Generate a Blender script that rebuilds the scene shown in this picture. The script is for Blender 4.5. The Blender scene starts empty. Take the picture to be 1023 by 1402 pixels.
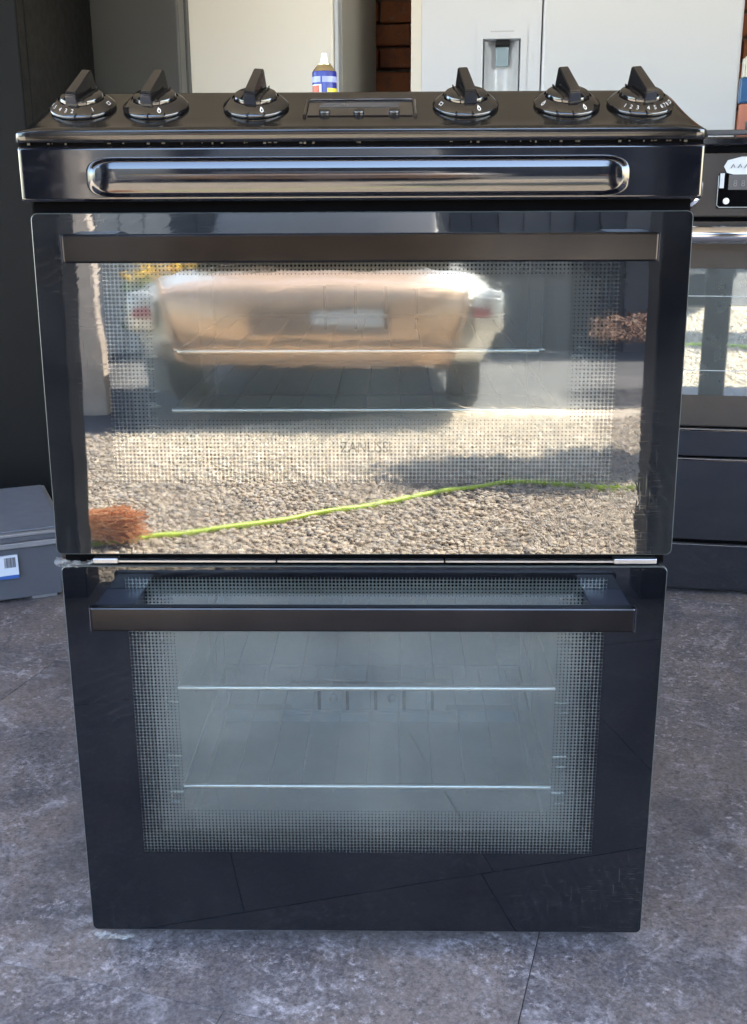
import bpy, bmesh, math, random
import numpy as np
from mathutils import Vector, Matrix, Euler
R = math.radians
random.seed(7); rng = np.random.default_rng(7)
scene = bpy.context.scene
COL = scene.collection

# ------------------------------------------------------------------ camera
cd = bpy.data.cameras.new('camera'); cam = bpy.data.objects.new('camera', cd); COL.objects.link(cam)
scene.camera = cam
cd.sensor_fit = 'VERTICAL'; cd.sensor_height = 24.0; cd.lens = 24.0 * 1500.0 / 1402.0
cd.clip_start = 0.02; cd.clip_end = 300
def cam_matrix(pos, pitch, yaw, roll):
    cy, sy, cp, sp = math.cos(yaw), math.sin(yaw), math.cos(pitch), math.sin(pitch)
    f = Vector((sy*cp, cy*cp, -sp)); rt = Vector((cy, -sy, 0)); up = rt.cross(f)
    c, s = math.cos(roll), math.sin(roll)
    rt, up = c*rt + s*up, c*up - s*rt
    m = Matrix((rt, up, -f)).transposed().to_4x4(); m.translation = Vector(pos); return m
cam.matrix_world = cam_matrix((.0283, -1.001, .7949), R(16.25), R(-1.02), R(-.27))

# ------------------------------------------------------------------ light
SUN_TO = Vector((.55, -.40, 1.0)).normalized()           # towards the sun
world = bpy.data.worlds.new('World'); scene.world = world; world.use_nodes = True
nt = world.node_tree; nt.nodes.clear()
sky = nt.nodes.new('ShaderNodeTexSky'); sky.sky_type = 'NISHITA'; sky.sun_disc = False
sky.sun_elevation = math.asin(SUN_TO.z); sky.sun_rotation = math.atan2(SUN_TO.x, SUN_TO.y)
bg = nt.nodes.new('ShaderNodeBackground'); bg.inputs['Strength'].default_value = .15
wo = nt.nodes.new('ShaderNodeOutputWorld')
nt.links.new(sky.outputs[0], bg.inputs[0]); nt.links.new(bg.outputs[0], wo.inputs[0])
sd = bpy.data.lights.new('sun', 'SUN'); sd.energy = 4.6; sd.angle = R(.5); sd.color = (1, .95, .86)
sun = bpy.data.objects.new('sun', sd); COL.objects.link(sun)
sun.rotation_euler = (-SUN_TO).to_track_quat('-Z', 'Y').to_euler()
vs = scene.view_settings; vs.view_transform = 'Standard'; vs.look = 'None'; vs.gamma = 1; vs.use_curve_mapping = False
vs.exposure = 3.65

# ------------------------------------------------------------------ node helper
class N:
    def __init__(s, name):
        s.m = bpy.data.materials.new(name); s.m.use_nodes = True; s.t = s.m.node_tree; s.t.nodes.clear()
        s.out = s.t.nodes.new('ShaderNodeOutputMaterial')
    def n(s, typ, ins=None, **kw):
        d = s.t.nodes.new(typ)
        for k, v in kw.items(): setattr(d, k, v)
        for k, v in (ins or {}).items(): s.set(d.inputs[k], v)
        return d
    def set(s, sock, v):
        if hasattr(v, 'is_linked'): s.t.links.new(v, sock)
        elif isinstance(v, bpy.types.Node): s.t.links.new(v.outputs[0], sock)
        else:
            if sock.type == 'RGBA' and len(v) == 3: v = (*v, 1)
            sock.default_value = v
    def math(s, op, a, b=0.0, c=None):
        d = s.t.nodes.new('ShaderNodeMath'); d.operation = op
        s.set(d.inputs[0], a); s.set(d.inputs[1], b)
        if c is not None: s.set(d.inputs[2], c)
        return d.outputs[0]
    def mix(s, f, a, b):
        d = s.t.nodes.new('ShaderNodeMix'); d.data_type = 'RGBA'
        s.set(d.inputs[0], f); s.set(d.inputs[6], a); s.set(d.inputs[7], b); return d.outputs[2]
    def ramp(s, f, lo, hi, a=0., b=1.):
        d = s.n('ShaderNodeMapRange', {0: f, 1: lo, 2: hi, 3: a, 4: b}); d.clamp = True; return d.outputs[0]
    def coords(s, kind='Object'):
        return s.n('ShaderNodeTexCoord').outputs[kind]
    def mapping(s, v, scale=(1, 1, 1), rot=(0, 0, 0)):
        return s.n('ShaderNodeMapping', {'Vector': v, 'Scale': scale, 'Rotation': rot}).outputs[0]
    def noise(s, v, scale, detail=4, rough=.55, dist=0.):
        return s.n('ShaderNodeTexNoise', {'Vector': v, 'Scale': scale, 'Detail': detail, 'Roughness': rough, 'Distortion': dist}).outputs[0]
    def bump(s, h, strength=.2, dist=.001, normal=None):
        d = s.n('ShaderNodeBump', {'Height': h, 'Strength': strength, 'Distance': dist})
        if normal is not None: s.set(d.inputs['Normal'], normal)
        return d.outputs[0]
    def surf(s, sh): s.t.links.new(sh.outputs[0] if isinstance(sh, bpy.types.Node) else sh, s.out.inputs[0]); return s.m
    def bsdf(s, **kw):
        names = dict(color='Base Color', rough='Roughness', metal='Metallic', normal='Normal', spec='Specular IOR Level', coat='Coat Weight',
                     coat_rough='Coat Roughness', ior='IOR', trans='Transmission Weight', alpha='Alpha', aniso='Anisotropic', sheen='Sheen Weight')
        return s.n('ShaderNodeBsdfPrincipled', {names[k]: v for k, v in kw.items()})

def plain(name, color, rough=.5, metal=0., var=.12, scale=18., bump=0., coat=0., spec=.5):
    m = N(name); co = m.coords(); nz = m.noise(co, scale, 5)
    f = m.ramp(nz, .2, .8)
    c = m.mix(f, tuple(v*(1-var) for v in color), tuple(min(1, v*(1+var)) for v in color))
    rr = m.ramp(m.noise(co, scale*2.3, 3), .1, .9, max(0, rough*.8), min(1, rough*1.2))
    kw = dict(color=c, rough=rr, metal=metal, coat=coat, spec=spec)
    if bump: kw['normal'] = m.bump(m.noise(co, scale*6, 4), bump, .002)
    return m.surf(m.bsdf(**kw))

M = {}
def build_materials():
    # glossy stove enamel with fine dust and faint orange peel
    m = N('black_enamel'); co = m.coords()
    dust = m.ramp(m.noise(m.mapping(co, (1, 1, 3)), 30, 6, .7), .5, .8)
    c = m.mix(m.math('MULTIPLY', dust, .35), (.003, .0034, .0056), (.022, .023, .028))
    nrm = m.bump(m.noise(co, 45, 2), .03, .001)
    M['enamel'] = m.surf(m.bsdf(color=c, rough=m.ramp(dust, 0, 1, .07, .17), normal=nrm, spec=.7, coat=.6, coat_rough=.05))
    m = N('satin_black_panel'); co = m.coords()
    dust = m.ramp(m.noise(m.mapping(co, (1, 3, 3)), 26, 6, .7), .45, .8)
    c = m.mix(m.math('MULTIPLY', dust, .22), (.0035, .0035, .004), (.035, .033, .03))
    st = m.noise(m.mapping(co, (3, 160, 160)), 6, 3)
    M['panel'] = m.surf(m.bsdf(color=c, rough=m.ramp(dust, 0, 1, .10, .20), normal=m.bump(st, .035, .001), spec=.7))
    m = N('knob_plastic'); co = m.coords()
    wear = m.ramp(m.noise(co, 220, 5, .7), .56, .72)
    c = m.mix(m.math('MULTIPLY', wear, .25), (.006, .006, .007), (.10, .09, .06))
    M['knob'] = m.surf(m.bsdf(color=c, rough=m.ramp(wear, 0, 1, .07, .22), spec=.9, normal=m.bump(m.noise(co, 300, 3), .05, .0004)))
    m = N('brushed_dark_steel'); co = m.coords()
    st = m.noise(m.mapping(co, (2., 900, 900)), 4, 3, .6)
    sm = m.noise(co, 14, 4)
    c = m.mix(m.ramp(sm, .35, .7), (.034, .033, .034), (.048, .046, .046))
    M['bar'] = m.surf(m.bsdf(color=c, metal=1., rough=m.ramp(st, .3, .7, .12, .19), normal=m.bump(st, .03, .0004)))
    M['gap'] = plain('gap_black', (.002, .002, .0025), .9, spec=.03)  # near-black: shade of gaps and slots in the colour; also black trim
    M['black'] = plain('black_steel', (.005, .005, .006), .45, spec=.3)
    M['navy'] = plain('black_plastic_bracket', (.010, .012, .022), .22, spec=.6)
    M['white_print'] = plain('white_print', (.48, .48, .46), .5, var=.05)
    M['glass_edge'] = plain('cut_glass_edge', (.05, .056, .054), .3, spec=.5)
    M['chrome'] = plain('chrome', (.75, .75, .77), .07, 1., .03)
    M['wire'] = plain('zinc_wire', (.90, .90, .86), .25, .7, .02, 3)
    M['lint'] = plain('seam_lint', (.10, .095, .085), .9, spec=.1)
    M['rung'] = plain('grey_wire', (.32, .34, .36), .6, 0., .2, 80)  # grey matched to the oven enamel so these wires hardly show
    M['steel'] = plain('dull_steel', (.35, .35, .36), .35, .9)
    # grey speckled oven enamel
    m = N('oven_enamel'); co = m.coords()
    sp = m.ramp(m.noise(co, 420, 2), .62, .68)
    c = m.mix(sp, m.mix(m.ramp(m.noise(co, 9, 4), .3, .7), (.26, .28, .30), (.34, .37, .40)), (.4, .42, .42))
    M['cavity'] = m.surf(m.bsdf(color=c, rough=.4))
    M['cavity_plate'] = plain('oven_back_plate', (.30, .32, .34), .4)
    # inner pane, metal-oxide coated
    for nm, dmax, refl, rough in (('inner_glass', .27, .16, .05), ('inner_glass_main', .38, .14, .03)):
        m = N('coated_' + nm); co = m.coords()
        gl = m.n('ShaderNodeBsdfGlossy', {'Color': (1, .985, .90), 'Roughness': rough, 'Normal': m.bump(m.noise(co, 5, 2), .02, .01)})
        tr = m.n('ShaderNodeBsdfTransparent', {'Color': (.84, .87, .85)})
        fr = m.ramp(m.n('ShaderNodeFresnel', {'IOR': 1.5}).outputs[0], .04, 1., refl, 1.)
        dust = m.math('MULTIPLY', m.ramp(m.noise(co, 5, 6, .6, 1.0), .1, .85), dmax)
        b = m.n('ShaderNodeMixShader', {0: dust, 1: tr, 2: m.n('ShaderNodeBsdfDiffuse', {'Color': (.61, .61, .54)})})
        M[nm] = m.surf(m.n('ShaderNodeMixShader', {0: fr, 1: b, 2: gl}))
    # printed logo: half-clear enamel; the pale one is its painted reflection
    for nm, colr, a in (('logo_dark', (.02, .02, .02), .32), ('logo_reflection', (.62, .62, .72), .2)):
        m = N(nm)
        M[nm] = m.surf(m.n('ShaderNodeMixShader', {0: a, 1: m.n('ShaderNodeBsdfTransparent'), 2: m.n('ShaderNodeBsdfDiffuse', {'Color': colr})}))
build_materials()

def outer_glass_mat(name, x0, x1, z0, z1, fade_side, fade_bot, fade_top, pitch, film, marks, ior, logo=None):
    """door glass: black enamel printed behind it, fading to clear through a dot screen; wiped-on dusty film"""
    m = N(name); co = m.coords(); sx = m.n('ShaderNodeSeparateXYZ', {0: co}); x, z = sx.outputs[0], sx.outputs[2]
    dl = m.math('SUBTRACT', x, x0); dr = m.math('SUBTRACT', x1, x); db = m.math('SUBTRACT', z, z0); dt = m.math('SUBTRACT', z1, z)
    inside = m.math('GREATER_THAN', m.math('MINIMUM', m.math('MINIMUM', dl, dr), m.math('MINIMUM', db, dt)), 0.)
    q = m.math('MINIMUM', m.math('MINIMUM', m.math('DIVIDE', dl, fade_side), m.math('DIVIDE', dr, fade_side)),
               m.math('MINIMUM', m.math('DIVIDE', db, fade_bot), m.math('DIVIDE', dt, fade_top)))
    rad = m.ramp(q, 0., 1., .455, .13)
    rad = m.math('MULTIPLY', rad, m.math('LESS_THAN', q, 1.0))
    fx = m.math('SUBTRACT', m.math('FRACT', m.math('DIVIDE', dl, pitch)), .5)
    fz = m.math('SUBTRACT', m.math('FRACT', m.math('DIVIDE', db, pitch)), .5)
    dist = m.math('SQRT', m.math('ADD', m.math('MULTIPLY', fx, fx), m.math('MULTIPLY', fz, fz)))
    dot = m.math('LESS_THAN', dist, rad)
    if logo:
        lx0, lx1, lz0, lz1 = logo
        ins = m.math('MULTIPLY', m.math('MULTIPLY', m.math('GREATER_THAN', x, lx0), m.math('LESS_THAN', x, lx1)),
                     m.math('MULTIPLY', m.math('GREATER_THAN', z, lz0), m.math('LESS_THAN', z, lz1)))
        dot = m.math('MULTIPLY', dot, m.math('SUBTRACT', 1., ins))
    enamel = m.math('MAXIMUM', m.math('SUBTRACT', 1., inside), dot)
    # film of dust and wipe marks: arcs from a cloth plus fine scratches
    w = m.n('ShaderNodeTexWave', {'Vector': m.mapping(co, (1, 1, 1.4)), 'Scale': 26., 'Distortion': 5., 'Detail': 4., 'Detail Scale': 1.6}, wave_type='RINGS', rings_direction='Y')
    arcs = m.math('MULTIPLY', m.ramp(w.outputs[1], .55, 1.), m.ramp(m.noise(co, 4.5, 3), .45, .7))
    scr = m.ramp(m.noise(m.mapping(co, (10, 1, 320), (0, R(12), 0)), 3, 3, .6), .6, .78)
    scr2 = m.ramp(m.noise(m.mapping(co, (260, 1, 9), (0, R(4), 0)), 3, 3, .6), .62, .8)
    scr = m.math('MULTIPLY', m.math('ADD', scr, scr2), m.ramp(m.noise(co, 6, 3), .42, .7))
    blot = m.ramp(m.noise(co, 5, 6, .62, .8), .3, .75)
    fine = m.ramp(m.noise(co, 900, 2), .66, .74)
    mk = m.math('ADD', m.math('MULTIPLY', arcs, .22), m.math('ADD', scr, m.math('MULTIPLY', fine, .4)))
    f = m.math('ADD', m.math('MULTIPLY', blot, film), m.math('MULTIPLY', mk, marks))
    clear = m.n('ShaderNodeBsdfTransparent', {'Color': (.90, .93, .92)})
    black = m.n('ShaderNodeBsdfDiffuse', {'Color': (.0022, .0026, .0042)})
    base = m.n('ShaderNodeMixShader', {0: enamel, 1: clear, 2: black})
    base = m.n('ShaderNodeMixShader', {0: f, 1: base, 2: m.n('ShaderNodeBsdfDiffuse', {'Color': (.50, .51, .50)})})
    nrm = m.bump(m.noise(co, 7, 2), .035, .006)
    nrm = m.bump(m.math('ADD', scr, arcs), .02, .0004, nrm)
    gl = m.n('ShaderNodeBsdfGlossy', {'Color': (1, 1, 1), 'Roughness': m.ramp(blot, 0, 1, .006, .03), 'Normal': nrm})
    fr = m.n('ShaderNodeFresnel', {'IOR': ior, 'Normal': nrm})
    return m.surf(m.n('ShaderNodeMixShader', {0: fr, 1: base, 2: gl}))

# ------------------------------------------------------------------ mesh helpers
class MB:
    def __init__(s): s.v = []; s.f = []; s.mi = []
    def add(s, vs, fs, mi=0):
        o = len(s.v); s.v += [tuple(p) for p in vs]
        for q in fs: s.f.append(tuple(i+o for i in q)); s.mi.append(mi)
        return s
    def box(s, a, b, mi=0, bev=0.):
        if bev:
            bm = bmesh.new(); bmesh.ops.create_cube(bm, size=1)
            for v in bm.verts: v.co = Vector([(a[i]+b[i])/2 + v.co[i]*(b[i]-a[i]) for i in range(3)])
            bmesh.ops.bevel(bm, geom=bm.edges[:], offset=bev, segments=2, affect='EDGES', profile=.5)
            bm.verts.index_update()
            s.add([v.co for v in bm.verts], [[v.index for v in f.verts] for f in bm.faces], mi); bm.free(); return s
        x0, y0, z0 = a; x1, y1, z1 = b
        return s.add([(x0,y0,z0),(x1,y0,z0),(x1,y1,z0),(x0,y1,z0),(x0,y0,z1),(x1,y0,z1),(x1,y1,z1),(x0,y1,z1)],
                     [(0,3,2,1),(4,5,6,7),(0,1,5,4),(1,2,6,5),(2,3,7,6),(3,0,4,7)], mi)
    def tube(s, pts, r, n=8, mi=0):
        pts = [Vector(p) for p in pts]; rs = r if isinstance(r, (list, tuple)) else [r]*len(pts)
        o = len(s.v); up = Vector((0, 0, 1)); ref = None
        for i, p in enumerate(pts):
            t = (pts[min(i+1, len(pts)-1)] - pts[max(i-1, 0)]).normalized()
            if ref is None: ref = t.cross(up if abs(t.z) < .9 else Vector((1, 0, 0))).normalized()
            ref = (ref - t*ref.dot(t)).normalized(); b = t.cross(ref)
            for k in range(n):
                a = 2*math.pi*k/n; s.v.append(tuple(p + rs[i]*(math.cos(a)*ref + math.sin(a)*b)))
        for i in range(len(pts)-1):
            for k in range(n):
                s.f.append((o+i*n+k, o+i*n+(k+1) % n, o+(i+1)*n+(k+1) % n, o+(i+1)*n+k)); s.mi.append(mi)
        s.f.append(tuple(o+k for k in range(n))[::-1]); s.mi.append(mi)
        s.f.append(tuple(o+(len(pts)-1)*n+k for k in range(n))); s.mi.append(mi)
        return s
    def lathe(s, prof, n=40, c=(0, 0, 0), mi=0, cap=True):
        o = len(s.v)
        for r, z in prof:
            for k in range(n):
                a = 2*math.pi*k/n; s.v.append((c[0]+r*math.cos(a), c[1]+r*math.sin(a), c[2]+z))
        for i in range(len(prof)-1):
            for k in range(n):
                s.f.append((o+i*n+k, o+i*n+(k+1) % n, o+(i+1)*n+(k+1) % n, o+(i+1)*n+k)); s.mi.append(mi)
        if cap:
            s.f.append(tuple(o+k for k in range(n))[::-1]); s.mi.append(mi)
            s.f.append(tuple(o+(len(prof)-1)*n+k for k in range(n))); s.mi.append(mi)
        return s
    def grid(s, P, mi=0, flip=False):
        o = len(s.v); nr, nc = len(P), len(P[0])
        for row in P: s.v += [tuple(p) for p in row]
        for i in range(nr-1):
            for j in range(nc-1):
                q = (o+i*nc+j, o+i*nc+j+1, o+(i+1)*nc+j+1, o+(i+1)*nc+j)
                s.f.append(q[::-1] if flip else q); s.mi.append(mi)
        return s
    def mesh(s, name, mats, smooth=None):
        me = bpy.data.meshes.new(name); me.from_pydata(s.v, [], s.f)
        for mm in (mats if isinstance(mats, (list, tuple)) else [mats]): me.materials.append(M[mm] if isinstance(mm, str) else mm)
        me.polygons.foreach_set('material_index', s.mi); me.update()
        if smooth is not None:
            me.polygons.foreach_set('use_smooth', [True]*len(me.polygons))
            if smooth < 180: me.set_sharp_from_angle(angle=R(smooth))
        return me
    def obj(s, name, mats, parent=None, loc=(0, 0, 0), rot=(0, 0, 0), smooth=None):
        return link(name, s.mesh(name, mats, smooth), parent, loc, rot)
def link(name, data, parent=None, loc=(0, 0, 0), rot=(0, 0, 0)):
    o = bpy.data.objects.new(name, data); COL.objects.link(o); o.location = loc; o.rotation_euler = rot
    if parent: o.parent = parent
    return o
def tag(o, label, cat, group=None):
    o['label'] = label; o['category'] = cat
    if group: o['group'] = group
    return o
def empty(name, label, cat, loc=(0, 0, 0), rz=0., group=None):
    o = link(name, None, None, loc, (0, 0, rz)); return tag(o, label, cat, group)
def struct(o): o['kind'] = 'structure'; return o
def text_mesh(s, size, mat, extr=0., sx=1.):
    c = bpy.data.curves.new('t', 'FONT'); c.body = s; c.size = size; c.align_x = 'CENTER'; c.align_y = 'CENTER'; c.extrude = extr; c.resolution_u = 3
    o = bpy.data.objects.new('t', c); COL.objects.link(o)
    bpy.context.view_layer.update()
    me = bpy.data.meshes.new_from_object(o.evaluated_get(bpy.context.evaluated_depsgraph_get()))
    bpy.data.objects.remove(o); bpy.data.curves.remove(c)
    me.transform(Matrix.Diagonal((sx, 1, 1, 1)))
    me.materials.clear(); me.materials.append(M[mat]); return me
def rounded_rect(x0, x1, z0, z1, r, n=5):
    out = []
    for cx, cz, a0 in ((x1-r, z0+r, -90), (x1-r, z1-r, 0), (x0+r, z1-r, 90), (x0+r, z0+r, 180)):
        for k in range(n+1):
            a = R(a0 + 90*k/n); out.append((cx + r*math.cos(a), cz + r*math.sin(a)))
    return out

# ------------------------------------------------------------------ floor tiles (laid at an angle to the cooker)
PHI = R(-15.5); FU = Vector((math.cos(PHI), math.sin(PHI), 0)); FV = Vector((-math.sin(PHI), math.cos(PHI), 0)); FO = Vector((-.245, -.05, 0))
def uv(u, v, z=0.): p = FO + FU*u + FV*v; return (p.x, p.y, z)
def tile_material():
    m = N('slate_vinyl'); co = m.coords(); rnd = m.n('ShaderNodeObjectInfo').outputs['Random']
    off = m.n('ShaderNodeCombineXYZ', {0: m.math('MULTIPLY', rnd, 31.), 1: m.math('MULTIPLY', rnd, 17.), 2: rnd})
    v = m.n('ShaderNodeVectorMath', {0: co, 1: off}, operation='ADD').outputs[0]
    big = m.noise(v, 5.5, 6, .6, .6); mid = m.noise(v, 17, 8, .68, .8); fin = m.noise(v, 95, 7, .75)
    c = m.mix(m.ramp(big, .36, .66), (.090, .091, .104), (.172, .154, .148))
    c = m.mix(m.ramp(mid, .53, .72), c, (.25, .25, .275))
    c = m.mix(m.ramp(m.noise(v, 9, 7, .7, 1.2), .56, .74), c, (.050, .051, .058))
    scuff = m.math('MULTIPLY', m.ramp(fin, .52, .66), m.ramp(m.noise(v, 8, 6, .7, 1.), .42, .62))
    c = m.mix(m.math('MULTIPLY', scuff, .8), c, (.50, .50, .54))
    edge = m.math('SUBTRACT', 1., m.ramp(m.math('ABSOLUTE', m.math('SUBTRACT', m.noise(v, 3.2, 5, .6, 1.4), .5)), .0, .012))
    c = m.mix(m.math('MULTIPLY', m.math('MULTIPLY', edge, m.ramp(mid, .45, .6)), .6), c, (.34, .34, .36))
    dark = m.math('MULTIPLY', m.ramp(m.noise(v, 110, 6, .75), .52, .66), .6)
    c = m.mix(dark, c, (.022, .023, .028))
    gr = m.ramp(m.noise(v, 210, 5, .75), .36, .66, .62, 1.32)
    c = m.n('ShaderNodeMix', {0: 1.0, 6: c, 7: m.n('ShaderNodeCombineColor', {0: m.math('MULTIPLY', gr, 1.05), 1: m.math('MULTIPLY', gr, .98), 2: m.math('MULTIPLY', gr, .95)}).outputs[0]}, data_type='RGBA', blend_type='MULTIPLY').outputs[2]
    h = m.math('ADD', mid, m.math('MULTIPLY', fin, .5))
    return m.surf(m.bsdf(color=c, rough=m.ramp(mid, .3, .7, .38, .6), normal=m.bump(h, .22, .002), spec=.4))
M['tile'] = tile_material()
M['joint'] = plain('joint_dirt', (.018, .018, .02), .8)
THR = -1.17
def build_floor():
    floor = MB().add([uv(-3.4, THR, -.003), uv(3.4, THR, -.003), uv(3.4, 4.2, -.003), uv(-3.4, 4.2, -.003)], [(0, 1, 2, 3)]).obj('floor', 'joint')
    struct(floor)
    rows = [(THR, -.6, .10, .305), (-.6, 0, .107, .305), (0, .72, .396, .93), (.72, 1.33, .2, .61), (1.33, 1.94, .396, .61), (1.94, 2.55, .1, .61)]
    cache = {}
    for v0, v1, u0, pu in rows:
        key = (round(v1-v0, 3), pu); g = .00045
        if key not in cache:
            b = MB().box((-pu/2+g, -(v1-v0)/2+g, -.0028), (pu/2-g, (v1-v0)/2-g, 0), bev=.0006); cache[key] = b.mesh('floor_tile', 'tile')
        k0 = math.ceil((-1.9-u0)/pu)
        u = u0 + k0*pu
        while u < 1.9:
            link('floor_tile', cache[key], floor, uv(u+pu/2, (v0+v1)/2), (0, 0, PHI)); u += pu
build_floor()

# ------------------------------------------------------------------ gravel yard outside
def gravel_mats():
    m = N('gravel_bed'); co = m.coords()
    vo = m.n('ShaderNodeTexVoronoi', {'Vector': co, 'Scale': 55.}); vc = m.n('ShaderNodeSeparateColor', {0: vo.outputs['Color']}).outputs[0]
    c = m.mix(vc, (.34, .28, .21), (.62, .54, .42))
    c = m.mix(m.ramp(m.noise(co, 1.2, 4), .4, .7), c, (.50, .43, .33))
    h = m.math('SUBTRACT', 1., vo.outputs['Distance'])
    M['gravel'] = m.surf(m.bsdf(color=c, rough=.9, normal=m.bump(h, 1., .012), spec=.2))
    m = N('gravel_stone'); rnd = m.n('ShaderNodeNewGeometry').outputs['Random Per Island']
    cr = m.n('ShaderNodeValToRGB', {0: rnd}); e = cr.color_ramp.elements
    e[0].position = 0; e[0].color = (.24, .22, .20, 1); e[1].position = 1; e[1].color = (.70, .64, .54, 1)
    for p, c in ((.25, (.44, .37, .28, 1)), (.5, (.56, .48, .36, 1)), (.7, (.45, .41, .36, 1)), (.88, (.55, .42, .30, 1))):
        x = e.new(p); x.color = c
    M['stone'] = m.surf(m.bsdf(color=cr.outputs[0], rough=.85, spec=.25))
gravel_mats()
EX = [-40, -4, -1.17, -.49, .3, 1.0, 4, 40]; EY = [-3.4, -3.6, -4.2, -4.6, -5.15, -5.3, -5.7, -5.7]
def build_shade_ground():  # dark sheet painted in for shade; its edge follows the shadow boundary
    m = N('shade_ground'); co = m.coords()
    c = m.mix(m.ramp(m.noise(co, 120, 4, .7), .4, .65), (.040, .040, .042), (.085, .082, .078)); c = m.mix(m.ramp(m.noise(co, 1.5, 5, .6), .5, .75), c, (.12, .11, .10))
    M['shade_ground'] = m.surf(m.bsdf(color=c, rough=.9, normal=m.bump(m.noise(co, 160, 3), .5, .006)))
    n = len(EX)
    o = MB().add([(x, y, -.010) for x, y in zip(EX, EY)] + [(x, -60, -.010) for x in EX], [(n+i, n+i+1, i+1, i) for i in range(n-1)]).obj('shade_sheet', 'shade_ground'); struct(o)
build_shade_ground()
def build_gravel():
    b = MB().add([uv(-40, -60, -.016), uv(40, -60, -.016), uv(40, THR+.03, -.016), uv(-40, THR+.03, -.016)], [(0, 1, 2, 3)])
    g = b.obj('gravel_yard', 'gravel'); struct(g)
    n = 46000
    # denser near the threshold, where the oven door mirrors it large
    Y = -.95 - 4.0*rng.random(n)**1.5; X = .03 + (rng.random(n)*2-1)*(.62 + .30*(-Y-.9))
    vv = (X-FO.x)*FV.x + (Y-FO.y)*FV.y; k = (vv < THR-.012) & (Y > np.interp(X, EX, EY) - .12*rng.random(n)**2); X, Y = X[k], Y[k]; n = len(X)
    t = (1+5**.5)/2
    base = np.array([(-1,t,0),(1,t,0),(-1,-t,0),(1,-t,0),(0,-1,t),(0,1,t),(0,-1,-t),(0,1,-t),(t,0,-1),(t,0,1),(-t,0,-1),(-t,0,1)])/math.sqrt(1+t*t)
    tri = np.array([(0,11,5),(0,5,1),(0,1,7),(0,7,10),(0,10,11),(1,5,9),(5,11,4),(11,10,2),(10,7,6),(7,1,8),(3,9,4),(3,4,2),(3,2,6),(3,6,8),(3,8,9),(4,9,5),(2,4,11),(6,2,10),(8,6,7),(9,8,1)])
    rad = .0042 + .0060*rng.random(n)**1.8
    sc = rad[:, None]*np.stack([.8+.7*rng.random(n), .8+.7*rng.random(n), .55+.3*rng.random(n)], 1)
    P = base[None]*sc[:, None]*(1+.22*(rng.random((n, 12, 1))-.5))
    a = rng.random(n)*6.283; ca, sa = np.cos(a)[:, None], np.sin(a)[:, None]
    x = P[:, :, 0]*ca - P[:, :, 1]*sa; y = P[:, :, 0]*sa + P[:, :, 1]*ca
    V = np.stack([x+X[:, None], y+Y[:, None], P[:, :, 2] - .012 + (.006*rng.random(n))[:, None]], 2).reshape(-1, 3)
    Fc = (tri[None] + 12*np.arange(n)[:, None, None]).reshape(-1)
    me = bpy.data.meshes.new('gravel_stones'); me.vertices.add(len(V)); me.vertices.foreach_set('co', V.reshape(-1).astype(np.float32))
    nf = n*20; me.loops.add(nf*3); me.loops.foreach_set('vertex_index', Fc.astype(np.int32))
    me.polygons.add(nf); me.polygons.foreach_set('loop_start', np.arange(0, nf*3, 3, dtype=np.int32)); me.polygons.foreach_set('loop_total', np.full(nf, 3, np.int32))
    me.update(calc_edges=True); me.validate(); me.materials.append(M['stone'])
    o = link('gravel_stones', me); o['kind'] = 'stuff'; tag(o, 'loose tan and grey gravel stones in the sunny yard', 'gravel')
build_gravel()

# ------------------------------------------------------------------ shelter: posts, plus unseen roof and side walls that shade the cooker
def build_shelter():
    M['post_paint'] = plain('black_post_paint', (.0035, .0038, .005), .6, bump=.2, scale=9, spec=.15)
    M['roof_sheet'] = plain('roof_boarding', (.54, .50, .43), .8)
    s = empty('open_shelter', 'open fronted shelter with dark posts mirrored at both edges of the oven glass, unseen roof and walls added for shade', 'shelter')
    ev0 = -1.72; RZ = 2.15  # eave set so the unseen roof keeps sun off the cooker
    P = [(-3.6, ev0), (4.2, ev0), (4.2, 3.6), (-3.6, 3.6)]
    def slab(z0, z1): return [uv(u, v, z0) for u, v in P] + [uv(u, v, z1) for u, v in P]
    MB().add(slab(RZ, RZ+.08), [(0,3,2,1),(4,5,6,7),(0,1,5,4),(1,2,6,5),(2,3,7,6),(3,0,4,7)]).obj('roof_sheet', 'roof_sheet', s)
    MB().add([uv(u, v, z) for z in (RZ-.12, RZ-.002) for u, v in ((-3.6, ev0+.02), (4.2, ev0+.02), (4.2, ev0+.10), (-3.6, ev0+.10))],
             [(0,3,2,1),(4,5,6,7),(0,1,5,4),(1,2,6,5),(2,3,7,6),(3,0,4,7)]).obj('eaves_beam', 'post_paint', s)
    for u0 in (-2.3, 2.5):  # unseen walls, added to dim the fridges
        Q = [(u0, .9), (u0+.1, .9), (u0+.1, 3.6), (u0, 3.6)]
        MB().add([uv(u, v, z) for z in (-.002, RZ-.002) for u, v in Q], [(0,3,2,1),(4,5,6,7),(0,1,5,4),(1,2,6,5),(2,3,7,6),(3,0,4,7)]).obj('shade_wall', 'roof_sheet', s)
    MB().box((-.705, -1.20, -.003), (-.597, -1.10, 2.148), bev=.004).obj('post', 'post_paint', s)
    MB().box((.530, -1.20, -.003), (.625, -1.10, 2.148), bev=.004).obj('post', 'post_paint', s)
build_shelter()

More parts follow.
